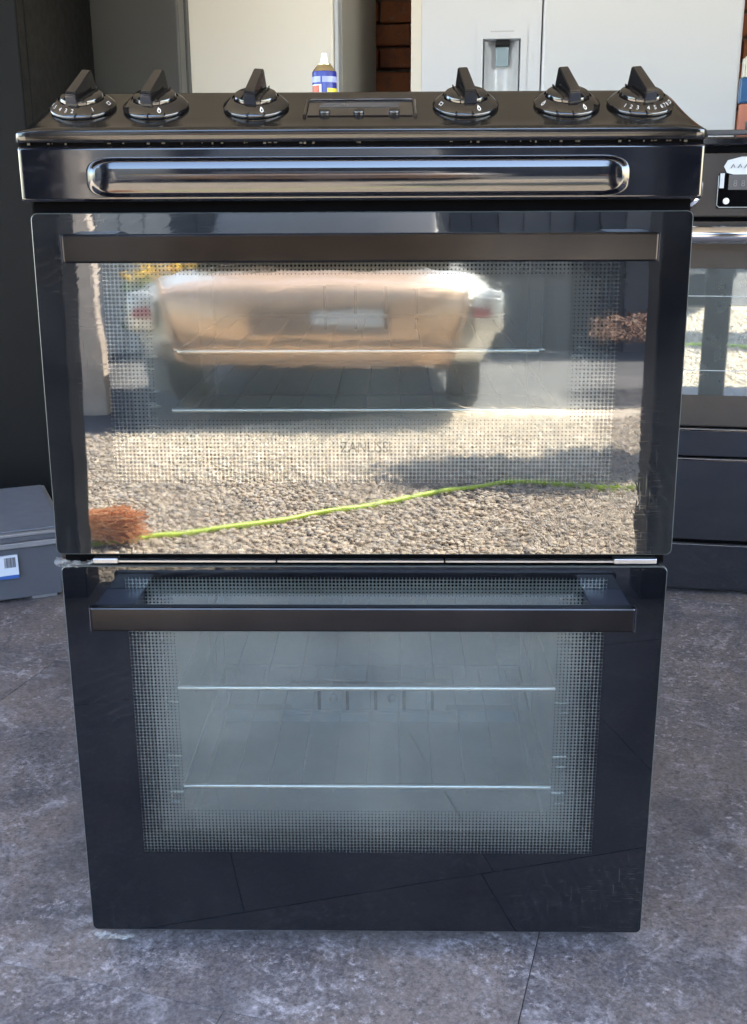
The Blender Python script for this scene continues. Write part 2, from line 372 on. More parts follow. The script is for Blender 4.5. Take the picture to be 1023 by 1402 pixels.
# ------------------------------------------------------------------ brick wall at the back
BG = R(-8.5)
def build_wall():
    m = N('red_brick'); co = m.coords(); rnd = m.n('ShaderNodeObjectInfo').outputs['Random']
    off = m.n('ShaderNodeCombineXYZ', {0: m.math('MULTIPLY', rnd, 23.), 1: rnd, 2: m.math('MULTIPLY', rnd, 9.)})
    v = m.n('ShaderNodeVectorMath', {0: co, 1: off}, operation='ADD').outputs[0]
    c = m.mix(rnd, (.36, .13, .065), (.50, .20, .10))
    c = m.mix(m.ramp(m.noise(v, 14, 6, .65), .5, .7), c, (.20, .11, .085))
    c = m.mix(m.ramp(m.noise(v, 22, 5, .7), .6, .72), c, (.42, .36, .30))
    M['brick'] = m.surf(m.bsdf(color=c, rough=.9, normal=m.bump(m.noise(v, 60, 6, .7), .6, .004)))
    M['mortar'] = plain('mortar', (.30, .28, .24), .95, bump=.5, scale=25, var=.3)
    w = MB().box((-3, 0, -.003), (3.4, .2, 2.145)).obj('brick_wall', 'mortar', loc=(0, 3.1, 0), rot=(0, 0, BG))
    tag(w, 'old red brick wall showing in the gaps between the fridges', 'wall')
    meshes = []
    for k in range(5):
        bm = bmesh.new(); bmesh.ops.create_cube(bm, size=1)
        for vv in bm.verts: vv.co = Vector((vv.co.x*.215, vv.co.y*.05, vv.co.z*.065))
        bmesh.ops.bevel(bm, geom=bm.edges[:], offset=.004, segments=1, affect='EDGES')
        for vv in bm.verts: vv.co += Vector([random.uniform(-.0025, .0025) for _ in range(3)])
        me = bpy.data.meshes.new('brick'); bm.to_mesh(me); bm.free(); me.materials.append(M['brick']); meshes.append(me)
    for r in range(9, 24):
        z = r*.075 + .0375
        for (xa, xb) in ((-.35, .45), (.85, 1.75)):
            x = xa + (r % 2)*.1125
            while x < xb:
                link('brick', random.choice(meshes), w, (x, -.018+random.uniform(-.004, .004), z), (0, 0, random.uniform(-.01, .01))); x += .225
build_wall()

# ------------------------------------------------------------------ the cooker
def build_cooker():
    ck = empty('cooker', 'glossy black freestanding double oven cooker with six knobs', 'cooker')
    S = .2925
    b = MB()
    b.box((-S, .032, .012), (-S+.012, .585, .838)); b.box((S-.012, .032, .012), (S, .585, .838))
    b.box((-S+.012, .575, .012), (S-.012, .585, .838)); b.box((-S+.012, .034, .012), (S-.012, .575, .03))
    b.box((-S+.012, .034, .825), (S-.012, .575, .836))
    # front frame members round the two ovens
    b.box((-S+.012, .034, .435), (S-.012, .06, .50)); b.box((-S+.012, .034, .03), (S-.012, .06, .12)); b.box((-S+.012, .034, .745), (S-.012, .06, .825))
    for sx in (-1, 1):
        xa, xb = sorted((sx*.228, sx*(S-.012)))
        b.box((xa, .034, .12), (xb, .06, .435)); b.box((xa, .034, .50), (xb, .06, .745))
    b.obj('body', 'black', ck)
    MB().box((-.278, .050, .001), (.278, .058, .0118)).obj('plinth', 'gap', ck)  # dark strip added to deepen the shade under the door
    hob = MB().box((-.283, .085, .8385), (.283, .575, .864), bev=.004).obj('hob_top', 'enamel', ck)
    for sx, sy in ((-.25, .08), (.25, .08), (-.25, .54), (.25, .54)):
        MB().lathe([(.018, 0), (.018, .012)], 16, (sx, sy, 0)).obj('foot', 'black', ck)

    # control panel: sloping top, rolled front lip and rolled-down ends
    prof = [(-.004, .8372), (-.0115, .8376), (-.0128, .8392), (-.013, .8462), (-.0127, .8478), (-.0115, .8490), (-.0095, .8499), (-.006, .8510), (.002, .8540)]
    TAN = math.tan(R(23.4)); z0 = .8540
    prof += [(y, z0 + (y-.002)*TAN) for y in np.linspace(.008, .068, 16)]
    zr = prof[-1][1]
    prof += [(.0715, zr+.0012), (.075, zr+.0012), (.0785, zr-.001), (.081, zr-.006), (.082, .862), (.082, .84)]
    xs = sorted(set([round(v, 4) for v in np.linspace(-.262, .262, 41)] + [sg*(.262 + .037*math.sin(t)) for sg in (-1, 1) for t in np.linspace(0, math.pi/2, 14)]))
    def endfall(x):
        t = max(0., (abs(x)-.262)/.0372); return max(0., 1-t**2.4)**.62
    P = []
    for (y, z) in prof:
        row = []
        for x in xs:
            e = endfall(x); zz = z
            if z > .844: zz = .844 + (z-.844)*e
            yy = y
            if abs(x) > .29: yy = y + (.010*((abs(x)-.29)/.009)**2 if y < .0 else 0)
            row.append((x, yy, zz))
        P.append(row)
    pb = MB().grid(P)
    panel = pb.obj('control_panel', 'panel', ck, smooth=50)
    def on_panel(y): return z0 + (y-.002)*TAN
    # dark seam strip and dirt between panel and front fascia
    sb = MB(); sb.box((-.2955, -.0045, .8340), (.2955, .03, .8374))
    sb.obj('seam', 'gap', ck)
    cb = MB()
    for _ in range(45):
        x = random.uniform(-.29, .29); w = random.uniform(.0004, .0028); h = random.uniform(.0003, .0012)
        cb.box((x, -.0068, .8368-h), (x+w, -.0043, .8372))
    cb.obj('seam_grime', 'lint', ck)['kind'] = 'stuff'

    # fascia with a long pressed-out bar
    cx, hw, cz, hh = -.002, .2358, .8084, .0168
    zs = np.concatenate([np.linspace(.7885, .7905, 4)[:-1], np.linspace(.7905, .8265, 60), np.linspace(.8265, .8345, 6)[1:]])
    xs2 = sorted(set([round(v, 5) for v in np.concatenate([np.linspace(-.2975, -.285, 10), np.linspace(-.285, -.2385, 6), np.linspace(-.2385, -.195, 40), np.linspace(-.195, .195, 40), np.linspace(.195, .2345, 40), np.linspace(.2345, .285, 6), np.linspace(.285, .2975, 10)])]))
    def bulge(x, z):
        Le = 1.9*hh; q = max(0., abs(x-cx) - (hw-Le))/Le; t = (z-cz)/hh
        d = (q**3.2 + abs(t)**3.2)**(1/3.2)
        if d >= 1: return 0.
        k = .2; g = 1-((t-k)/(1+k))**2 if t < k else 1-((t-k)/(1-k))**2
        e = 1-d; sm = min(1., e/.22); sm = sm*sm*(3-2*sm)
        return (.0026*max(0., g)*(1-q**3) + .0024)*sm
    P = []
    for z in zs:
        row = []
        for x in xs2:
            y = -.006 - bulge(x, z)
            ex = max(0., abs(x)-.2945)/.003; ez = max(0., (.7915-z))/.003; et = max(0., (z-.8325))/.002
            y += .003*(1-math.sqrt(max(0, 1-min(1, ex)**2))) + .003*(1-math.sqrt(max(0, 1-min(1, ez)**2))) + .0015*(1-math.sqrt(max(0, 1-min(1, et)**2)))
            row.append((x, y, z))
        P.append(row)
    fb = MB().grid(P)
    fb.box((-.2972, .0005, .7888), (.2972, .032, .8335))
    fb.obj('fascia', 'enamel', ck, smooth=55)
    MB().box((-.2925, .012, .776), (.2925, .031, .7883)).obj('fascia_gap', 'gap', ck)
    MB().lathe([(.004, 0), (.004, .006)], 12).obj('side_screw', 'steel', ck, (.2975, .02, .80), (0, R(90), 0))

    # display in its shallow frame
    d = MB(); TH = R(23.4)
    d = MB().box((-.046, -.0185, .0002), (.046, .0175, .0010))
    disp = d.obj('display_panel', 'enamel', panel, (0, .0305, on_panel(.0305)), (TH, 0, 0))
    fr = MB()
    fr.tube([(-.0485, -.0195, .0008), (-.0478, .016, .0012), (-.0455, .0195, .0016), (.0455, .0195, .0016), (.0478, .016, .0012), (.0485, -.0195, .0008)], .0017, 10)
    fr.obj('display_frame', 'enamel', disp, smooth=60)
    M['lcd'] = plain('lcd_window', (.075, .075, .078), .25, spec=.7)
    MB().box((-.036, .001, .0010), (.034, .0115, .0014)).obj('lcd_window', 'lcd', disp)
    for x in (-.0312, -.0012, .0300):
        MB().lathe([(.0048, 0), (.0050, .0012), (.0046, .0024), (.0032, .0031), (.0012, .0034)], 20).obj('button', 'knob', disp, (x, -.0115, .001), smooth=60)

    # knobs
    prof_s = [(.0290, 0), (.0293, .0015), (.0288, .0028), (.0215, .0085), (.0208, .0086), (.0204, .0072), (.0188, .0068)]
    skirt_me = MB().lathe(prof_s, 64, cap=False).mesh('dial_skirt', 'knob', 35)
    cap_me = MB().lathe([(.0190, .003), (.0192, .0095), (.0184, .0115), (.0172, .0122), (.0001, .0126)], 48, cap=False).mesh('cap', 'knob', 35)
    def fin_mesh():
        bm = bmesh.new()
        # side outline (y along fin, z up): low blunt front, taller sloping back
        pr = [(-.0205, .004), (-.0200, .0180), (-.0184, .0200), (.0168, .0280), (.0190, .0268), (.0205, .004)]
        wid = lambda z: .0064 - .0024*min(1, z/.03)
        L_ = [bm.verts.new((-wid(z), y, z)) for y, z in pr]; Rr = [bm.verts.new((wid(z), y, z)) for y, z in pr]
        bm.faces.new(L_[::-1]); bm.faces.new(Rr)
        for i in range(len(pr)):
            j = (i+1) % len(pr); bm.faces.new((L_[i], L_[j], Rr[j], Rr[i]))
        bmesh.ops.recalc_face_normals(bm, faces=bm.faces[:])
        bmesh.ops.bevel(bm, geom=bm.edges[:], offset=.0006, segments=2, affect='EDGES')
        me = bpy.data.meshes.new('grip'); bm.to_mesh(me); bm.free(); me.materials.append(M['knob']); return me
    fin_me = fin_mesh()
    ridge_me = MB().box((-.0004, -.0165, .0118), (.0004, .0165, .0136)).mesh('ridge', 'knob')
    line_me = MB().box((-.0004, .004, .0001), (.0004, .013, .0003)).mesh('pointer_line', 'white_print')
    chars = {}
    def glyph(ch, size=.0054):
        if ch not in chars:
            if ch == 'flame':   # small drop-shaped flame outline
                p = [(0, .0034), (.0014, .001), (.0017, -.0008), (.001, -.0022), (0, -.0026), (-.001, -.0022), (-.0017, -.0008), (-.0014, .001)]
                q = [(a*.45, c*.45-.0004) for a, c in p]; k = len(p)
                mb = MB().add([(a, c, 0) for a, c in p]+[(a, c, 0) for a, c in q], [(i, (i+1) % k, k+(i+1) % k, k+i) for i in range(k)])
                chars[ch] = mb.mesh('dial_mark', 'white_print')
            elif ch == 'grill':
                mb = MB().box((-.0022, -.0016, 0), (.0022, -.0010, .0001)).box((-.0022, .0012, 0), (.0022, .0018, .0001)).box((-.0022, -.001, 0), (-.0016, .0012, .0001)).box((.0016, -.001, 0), (.0022, .0012, .0001))
                chars[ch] = mb.mesh('dial_mark', 'white_print')
            else: chars[ch] = text_mesh(ch, size, 'white_print')
        return chars[ch]
    SL = math.atan2(.0057, .0073)
    def mark(kn, ch, ang):
        """ang: degrees clockwise from the front (towards the viewer's left is negative)"""
        a = R(-90 + ang); r = .0252
        rotz = a + math.pi/2
        m = Matrix.Translation((r*math.cos(a), r*math.sin(a), .0059)) @ Matrix.Rotation(rotz, 4, 'Z') @ Matrix.Rotation(SL, 4, 'X')
        o = link('dial_mark', glyph(ch), kn); o.matrix_local = m
    knobs = [(-.2474, -13, [('1', 33), ('2', -8), ('3', -22), ('4', -37), ('5', -56), ('6', -72), ('grill', 78)]),
             (-.1823, -12, [('flame', 17)]), (-.0928, -9, [('flame', 17), ]),
             (.0932, 9, [('flame', 24), ('grill', -62)]), (.1826, 11, [('flame', 30), ('flame', -62)]),
             (.2474, 13, [('1', -42), ('2', -29), ('3', -16), ('4', 5), ('5', 19), ('6', 35), ('7', 44), ('8', 53), ('grill', 66)])]
    for x, rot, marks in knobs:
        k = link('knob', skirt_me, ck, (x, .0345, on_panel(.0345)+.0006), (TH, 0, 0))
        link('cap', cap_me, k)
        g = link('grip', fin_me, k, (0, 0, 0), (0, 0, R(rot)))
        for sx in (-1, 1):
            o = link('ridge', ridge_me, k, (0, 0, 0), (0, 0, R(rot))); o.location = (sx*.0088*math.cos(R(rot)), sx*.0088*math.sin(R(rot)), 0)
        for ch, an in marks: mark(k, ch, an)

    # ---- ovens, doors
    def cavity(name, z0, z1, lab, y1=.47):
        x0, x1, y0 = -.226, .226, .0605
        bm = bmesh.new(); bmesh.ops.create_cube(bm, size=1)
        for v in bm.verts: v.co = Vector(((x0+x1)/2 + v.co.x*(x1-x0), (y0+y1)/2 + v.co.y*(y1-y0), (z0+z1)/2 + v.co.z*(z1-z0)))
        bmesh.ops.delete(bm, geom=[f for f in bm.faces if f.normal.y < -.5], context='FACES')
        ed = [e for e in bm.edges if len(e.link_faces) == 2]
        bmesh.ops.bevel(bm, geom=ed, offset=.018, segments=4, affect='EDGES')
        bmesh.ops.reverse_faces(bm, faces=bm.faces[:])
        me = bpy.data.meshes.new(name); bm.to_mesh(me); bm.free(); me.materials.append(M['cavity'])
        me.polygons.foreach_set('use_smooth', [True]*len(me.polygons)); me.set_sharp_from_angle(angle=R(40))
        c = link(name, me, ck); c['label'] = lab
        return c
    def runners(c, levels, zlo, zhi):
        for sx in (-1, 1):
            X = sx*.217
            for y in (.085, .40): MB().tube([(X, y, zlo), (X, y, zhi)], .0013, 6).obj('side_runner', 'rung', c, smooth=60)
            for z in levels:
                for dz, l in ((0, .013), (-.012, .009)): MB().tube([(X+sx*.002, .080, z+dz), (X-sx*l, .080, z+dz)], .0016, 6).obj('runner_prong', 'wire', c, smooth=60)
    up = cavity('oven_cavity', .515, .735, 'grey enamelled top oven'); runners(up, (.660, .640, .605, .590, .570), .56, .665)
    lo = cavity('oven_cavity', .072, .425, 'grey enamelled main oven', .43); runners(lo, (.385, .335, .265, .20, .155), .145, .41)
    # vent plate and back fittings of the main oven
    vp = MB().box((-.115, .415, .075), (.105, .426, .128)).obj('vent_plate', 'cavity_plate', lo)
    for x in (-.075, -.035, .005, .045, .085): MB().box((x-.0022, .4125, .077), (x+.0022, .4148, .126)).obj('vent_slot', 'gap', vp)
    for x in (-.055, .028): MB().lathe([(.006, 0), (.006, .004), (.003, .006)], 12).obj('bolt', 'steel', vp, (x, .4148, .108), (R(90), 0, 0))
    for z in (.088, .140): MB().tube([(-.12, .405, z), (.115, .405, z)], .0016, 6).obj('element_wire', 'cavity_plate', vp)
    vp = MB().box((-.11, .455, .62), (.10, .466, .68)).obj('vent_plate', 'cavity_plate', up)
    for x in (-.06, -.02, .02, .06): MB().box((x-.002, .4525, .622), (x+.002, .4548, .678)).obj('vent_slot', 'gap', vp)

    def door(name, lab, z0, z1, hw, win, glassmat, inner, tilt, y0, zbar, hrot):
        """local origin: middle of the door's bottom front edge"""
        H = z1-z0; wx0, wx1, wz0, wz1 = win
        b = MB(); x = hw-.003
        b.box((-x, .0045, .003), (wx0-.004, .030, H-.003)); b.box((wx1+.004, .0045, .003), (x, .030, H-.003))
        b.box((wx0-.004, .0045, .003), (wx1+.004, .030, wz0-.004)); b.box((wx0-.004, .0045, wz1+.004), (wx1+.004, .030, H-.003))
        dr = b.obj(name, 'black', ck, (0, y0, z0), (-tilt, 0, 0)); dr['label'] = lab
        rr = rounded_rect(-hw, hw, 0, H, .006); n = len(rr)
        ri = rounded_rect(-hw+.0009, hw-.0009, .0009, H-.0009, .0052)
        g = MB(); g.add([(a, 0, c) for a, c in ri], [tuple(range(n))], 0)
        g.add([(a, .0, c) for a, c in ri] + [(a, .0009, c) for a, c in rr] + [(a, .0045, c) for a, c in rr],
              [(i, n+i, n+(i+1) % n, (i+1) % n) for i in range(n)] + [(n+i, 2*n+i, 2*n+(i+1) % n, n+(i+1) % n) for i in range(n)], 1)
        g.obj('outer_glass', [glassmat, 'glass_edge'], dr)
        MB().add([(wx0-.006, .0009, wz0-.006), (wx1+.006, .0009, wz0-.006), (wx1+.006, .0009, wz1+.006), (wx0-.006, .0009, wz1+.006)], [(0, 1, 2, 3)]).obj('inner_glass', inner, dr)
        pv = (0, -.054, zbar); hr = (hrot, 0, 0)      # the bar hangs a touch nose-down on the top door
        MB().box((-.2525, 0, -.012), (.2525, .011, .012), bev=.0018).obj('handle_bar', 'bar', dr, pv, hr)
        for sx in (-1, 1):
            xa, xb = sorted((sx*.250, sx*.213))
            MB().box((xa, .0112, -.010), (xb, .0538, .0112), bev=.0006).obj('handle_bracket', 'navy', dr, pv, hr)
            e0, e1 = sorted((sx*.2526, sx*.2536)); MB().box((e0, .0005, -.0118), (e1, .0105, .0118)).obj('handle_end', 'navy', dr, pv, hr)
        return dr
    zu0, zu1 = .4622, .7790
    M['glass_u'] = outer_glass_mat('top_door_glass', -.2335, .2335, .5326-zu0, .742-zu0, .044, .062, .02, .0036, .030, .10, 2.0)
    ud = door('oven_door', 'top oven door with mirror-like glass', zu0, zu1, .2945, (-.230, .230, .073, .278), M['glass_u'], 'inner_glass', R(2.1), -.006, .7482-zu0, R(4.0))
    zl0, zl1 = .0350, .4485
    M['glass_l'] = outer_glass_mat('main_door_glass', -.2318, .2362, .1318-zl0, .437-zl0, .046, .05, .02, .0036, .010, .055, 1.45)
    ld = door('oven_door', 'main oven door with darker glass', zl0, zl1, .2935, (-.226, .230, .102, .397), M['glass_l'], 'inner_glass_main', 0., 0., .4142-zl0, 0.)
    # maker's name on the top glass, its reflection on the pane behind painted as pale letters
    me = text_mesh('ZANUSSI', .0155, 'logo_dark', 0, .78)
    link('logo', me, ud, (.0035, -.0004, .104), (R(90), 0, 0))
    me = text_mesh('ZANUSSI', .0150, 'logo_reflection', 0, .82)
    link('painted_reflection', me, ud, (.0035, .0006, .086), (R(90), 0, 0))
    # trim in the slot between the doors
    t = MB().box((-.2915, .012, .4490), (.2915, .031, .4612)); t.obj('door_slot', 'gap', ck)
    t = MB().box((-.245, .004, .4510), (-.085, .0115, .4528)).box((-.083, .004, .4510), (.078, .0115, .4528)).box((.080, .004, .4510), (.245, .0115, .4528))
    t.obj('slot_trim', 'steel', ck)
    for xa, xb in ((-.262, -.238), (.242, .283)): MB().box((xa, .002, .4500), (xb, .0115, .4555), bev=.001).obj('hinge_block', 'steel', ck)
    return ck
cooker = build_cooker()

# ------------------------------------------------------------------ oven racks
def build_racks():
    def rack(z, lab, x0, x1, drop):
        r = empty('oven_rack', lab, 'oven rack', (0, .08, z), group='wire shelves in the ovens')
        MB().tube([(x0, 0, 0), (x1, 0, 0)], .0034, 8).obj('front_bar', 'wire', r, smooth=60)
        if drop: MB().tube([(x0-.01, .03, -.0028), (x1+.01, .03, -.0028)], .0018, 8).obj('cross_bar', 'wire', r, smooth=60)
        MB().tube([(x0, .32, 0), (x1, .32, 0)], .0025, 8).obj('rear_bar', 'rung', r, smooth=60)
        for x in (x0, x1): MB().tube([(x, .003, 0), (x, .317, 0)], .0016, 8).obj('side_bar', 'rung', r, smooth=60)
        n = 11; me = MB().tube([(0, -.003, -.0048), (0, .32, -.0048)], .0009, 6).mesh('rung', 'rung', 60)
        for k in range(n):
            link('rung', me, r, (x0 + (x1-x0)*(k+.5)/n, 0, 0))
    rack(.645, 'wire shelf high up behind the top oven glass', -.184, .172, True)
    rack(.586, 'wire shelf low down behind the top oven glass', -.192, .196, False)
    rack(.282, 'upper wire shelf with rust spots behind the lower oven glass', -.203, .204, False)
    rack(.163, 'lower wire shelf behind the lower oven glass', -.203, .203, False)
build_racks()

# ------------------------------------------------------------------ torn protective film and tape on the door corners
def build_film():
    m = N('clear_film'); co = m.coords()
    n_ = m.bump(m.noise(co, 140, 4, .6), .9, .004)
    f = m.ramp(m.noise(co, 160, 5, .7), .4, .65, .05, .42)
    M['film'] = m.surf(m.n('ShaderNodeMixShader', {0: f, 1: m.n('ShaderNodeBsdfTransparent', {'Color': (.9, .92, .93)}),
                 2: m.bsdf(color=(.40, .41, .41), rough=.15, normal=n_, spec=.8)}))
    def crumple(name, lab, loc, w, h, d, seed):
        r = random.Random(seed); P = []
        nx, nz = 14, 7
        for j in range(nz):
            row = []
            for i in range(nx):
                s = i/(nx-1); t = j/(nz-1)
                ta = 1-.65*s*r.uniform(.8, 1.1)
                row.append((s*w + r.uniform(-.001, .001), -d*math.sin(math.pi*t)*ta + r.uniform(-.0016, .0016), (t-.5)*h*ta + r.uniform(-.0012, .0012) - .003*math.sin(s*3)))
            P.append(row)
        o = MB().grid(P).obj(name, 'film', None, loc, smooth=40); tag(o, lab, 'plastic film', 'scraps of film left on the door corners'); return o
    crumple('film_scrap', 'crumpled clear film scrap between the two oven doors at left', (-.296, -.004, .4545), .036, .010, .006, 3)
    crumple('film_scrap', 'clear film scrap sticking out under the bottom left corner of the lower door', (-.291, .002, .0285), .042, .010, .006, 5)
build_film()

# ------------------------------------------------------------------ spray can standing on the hob
def build_can():
    M['can_blue'] = plain('can_blue', (.012, .02, .22), .25, spec=.6); M['can_gold'] = plain('can_gold', (.62, .52, .30), .25, .9)
    M['can_white'] = plain('can_white', (.75, .77, .80), .35); M['can_yellow'] = plain('can_yellow', (.80, .62, .02), .4); M['can_red'] = plain('can_red', (.5, .07, .02), .4)
    M['can_pale'] = plain('can_pale_blue', (.35, .38, .70), .4)
    c = empty('spray_can', 'small blue and yellow spray can with white nozzle behind the control panel', 'spray can', (-.0585, .5, .864))
    r = .0158
    MB().lathe([(r, 0), (r, .078), (r*.97, .0795)], 36).obj('body', 'can_blue', c, smooth=50)
    MB().lathe([(r*.97, .0795), (r*.86, .082), (r*.62, .0865), (r*.52, .0875), (r*.52, .089)], 36).obj('shoulder', 'can_gold', c, smooth=50)
    MB().lathe([(.0045, .089), (.0046, .095), (.0034, .0972), (.0034, .1005), (.0030, .1015)], 20).obj('nozzle', 'can_white', c, smooth=50)
    MB().lathe([(.0007, 0), (.0007, .0005)], 8).obj('nozzle_hole', 'gap', c, (0, -.0035, .0988), (R(90), 0, 0))
    def patch(name, a0, a1, z0, z1, mat, rr):
        P = [[(rr*math.sin(R(a)), -rr*math.cos(R(a)), z) for a in np.linspace(a0, a1, 12)] for z in (z0, z1)]
        MB().grid(P).obj(name, mat, c, smooth=60)
    patch('print_band', -80, -16, .066, .073, 'can_pale', r+.0002); patch('print_band', -8, 80, .066, .073, 'can_pale', r+.0002)
    patch('print_band', -75, -12, .040, .0635, 'can_white', r+.0002); patch('print_band', -70, -22, .052, .0622, 'can_red', r+.0004); patch('print_band', -62, -22, .044, .0505, 'can_yellow', r+.0004)
    patch('shield', 14, 76, .030, .059, 'can_yellow', r+.0003)
    M['can_ink'] = M['can_blue']
    me = text_mesh('W', .013, 'can_ink', .0003)
    a = R(42); link('letter', me, c, ((r+.0008)*math.sin(a), -(r+.0008)*math.cos(a), .0495), (R(90), 0, a))
build_can()

# ------------------------------------------------------------------ fridges behind
def ax(rz): return Vector((math.cos(rz), math.sin(rz), 0)), Vector((-math.sin(rz), math.cos(rz), 0))
def build_fridges():
    M['fr_white'] = plain('fridge_white', (.72, .76, .81), .3, var=.01, scale=.7, spec=.5)
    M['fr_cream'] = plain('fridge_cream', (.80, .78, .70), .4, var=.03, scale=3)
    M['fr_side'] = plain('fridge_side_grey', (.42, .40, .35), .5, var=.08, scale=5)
    M['fr_dark'] = plain('graphite_fridge', (.090, .090, .087), .38, var=.12, scale=4)
    M['fr_darkside'] = plain('graphite_fridge_side', (.055, .058, .062), .35, var=.1)
    M['fr_grey'] = plain('silver_plastic', (.50, .53, .56), .35, var=.05)
    # graphite fridge
    f = empty('fridge', 'tall graphite grey fridge at far left behind the cooker', 'fridge', (-.985, 2.25, 0), BG)
    MB().box((0, .06, .02), (.445, .62, 1.85), bev=.004).obj('cabinet', 'fr_darkside', f)
    MB().box((.088, 0, .03), (.443, .055, 1.85), bev=.006).obj('door', 'fr_dark', f)
    MB().box((.002, 0, .03), (.076, .055, 1.85), bev=.006).obj('door_frame', 'fr_darkside', f)
    MB().box((.0775, .003, .03), (.0865, .05, 1.85)).obj('edge_strip', 'fr_grey', f)
    for x in (.05, .4): MB().lathe([(.02, 0), (.02, .02)], 12, (x, .3, 0)).obj('foot', 'black', f)
    # cream fridge, its right side showing
    f = empty('fridge', 'cream white fridge standing behind the left half of the control panel', 'fridge', (-.548, 2.27, 0), BG)
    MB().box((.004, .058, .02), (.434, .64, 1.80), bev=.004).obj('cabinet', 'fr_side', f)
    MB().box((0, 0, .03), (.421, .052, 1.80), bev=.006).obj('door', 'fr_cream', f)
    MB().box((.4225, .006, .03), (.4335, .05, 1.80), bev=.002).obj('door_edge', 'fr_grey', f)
    for x in (.05, .38): MB().lathe([(.02, 0), (.02, .02)], 12, (x, .3, 0)).obj('foot', 'black', f)
    # american style white fridge with dispenser
    f = empty('fridge', 'wide white two door fridge with a water dispenser, behind the right knobs', 'fridge', (.081, 2.33, 0), BG*.6)
    MB().box((.004, .075, .02), (.905, .70, 1.80), bev=.004).obj('cabinet', 'fr_grey', f)
    # left door with a real recess for the dispenser
    b = MB(); X0, X1, Z0, Z1 = .202, .306, .98, 1.205
    b.box((0, 0, .03), (X0, .07, 1.8)); b.box((X1, 0, .03), (.362, .07, 1.8)); b.box((X0, 0, .03), (X1, .07, Z0)); b.box((X0, 0, Z1), (X1, .07, 1.8)); b.box((X0, .058, Z0), (X1, .07, Z1))
    dl = b.obj('door', 'fr_white', f); dl['label'] = 'left fridge door with the water dispenser'
    MB().box((0.0, -.004, .03), (.03, -.0005, 1.8), bev=.0012).obj('door_edge', 'fr_cream', dl)
    q = MB(); q.box((X0-.018, -.006, Z1), (X1+.018, -.0005, Z1+.04)).box((X0-.018, -.006, Z0), (X0, -.0005, Z1)).box((X1, -.006, Z0), (X1+.018, -.0005, Z1))
    q.obj('dispenser_frame', 'fr_white', dl)
    M['disp_back'] = plain('dispenser_recess', (.70, .74, .78), .25)
    P = [[(X0+.004 + (X1-X0-.008)*i/12, .056 - .02*math.sin(math.pi*i/12)**.5*0 - .036*abs(i/6-1)**2.2, z) for i in range(13)] for z in (Z0, Z1-.002)]
    MB().grid(P).obj('dispenser_recess', 'disp_back', dl, smooth=60)
    MB().box((.236, .012, 1.188), (.276, .05, 1.2045), bev=.003).obj('spout', 'black', dl)
    M['paddle'] = plain('dispenser_paddle', (.30, .40, .45), .2)
    MB().box((.238, .028, 1.135), (.274, .036, 1.188), bev=.003).obj('paddle', 'paddle', dl)
    w = MB()
    for k in range(11): w.box((.222+.006*k, -.0066, 1.222), (.222+.006*k+.0042, -.0061, 1.2255))
    w.obj('faint_lettering', 'fr_grey', dl)
    MB().box((.366, -.012, .03), (.905, .07, 1.8), bev=.008).obj('door', 'fr_white', f)['label'] = 'wide plain right fridge door'
    for x in (.06, .85): MB().lathe([(.02, 0), (.02, .02)], 12, (x, .3, 0)).obj('foot', 'black', f)
    # black cabinet at far left, nearer
    f = empty('upright_freezer', 'tall black upright freezer at the left edge behind the grey tote', 'freezer', (-1.37, 1.5, 0), 0)
    M['blk_gloss'] = plain('black_gloss_door', (.004, .004, .004), .5, spec=.12)
    MB().box((0, .055, .02), (.605, .62, 1.75), bev=.003).obj('cabinet', 'blk_gloss', f)
    MB().box((0, 0, .03), (.605, .05, 1.75), bev=.004).obj('door', 'blk_gloss', f)
    for x in (.06, .54): MB().lathe([(.02, 0), (.02, .02)], 12, (x, .3, 0)).obj('foot', 'black', f)
build_fridges()

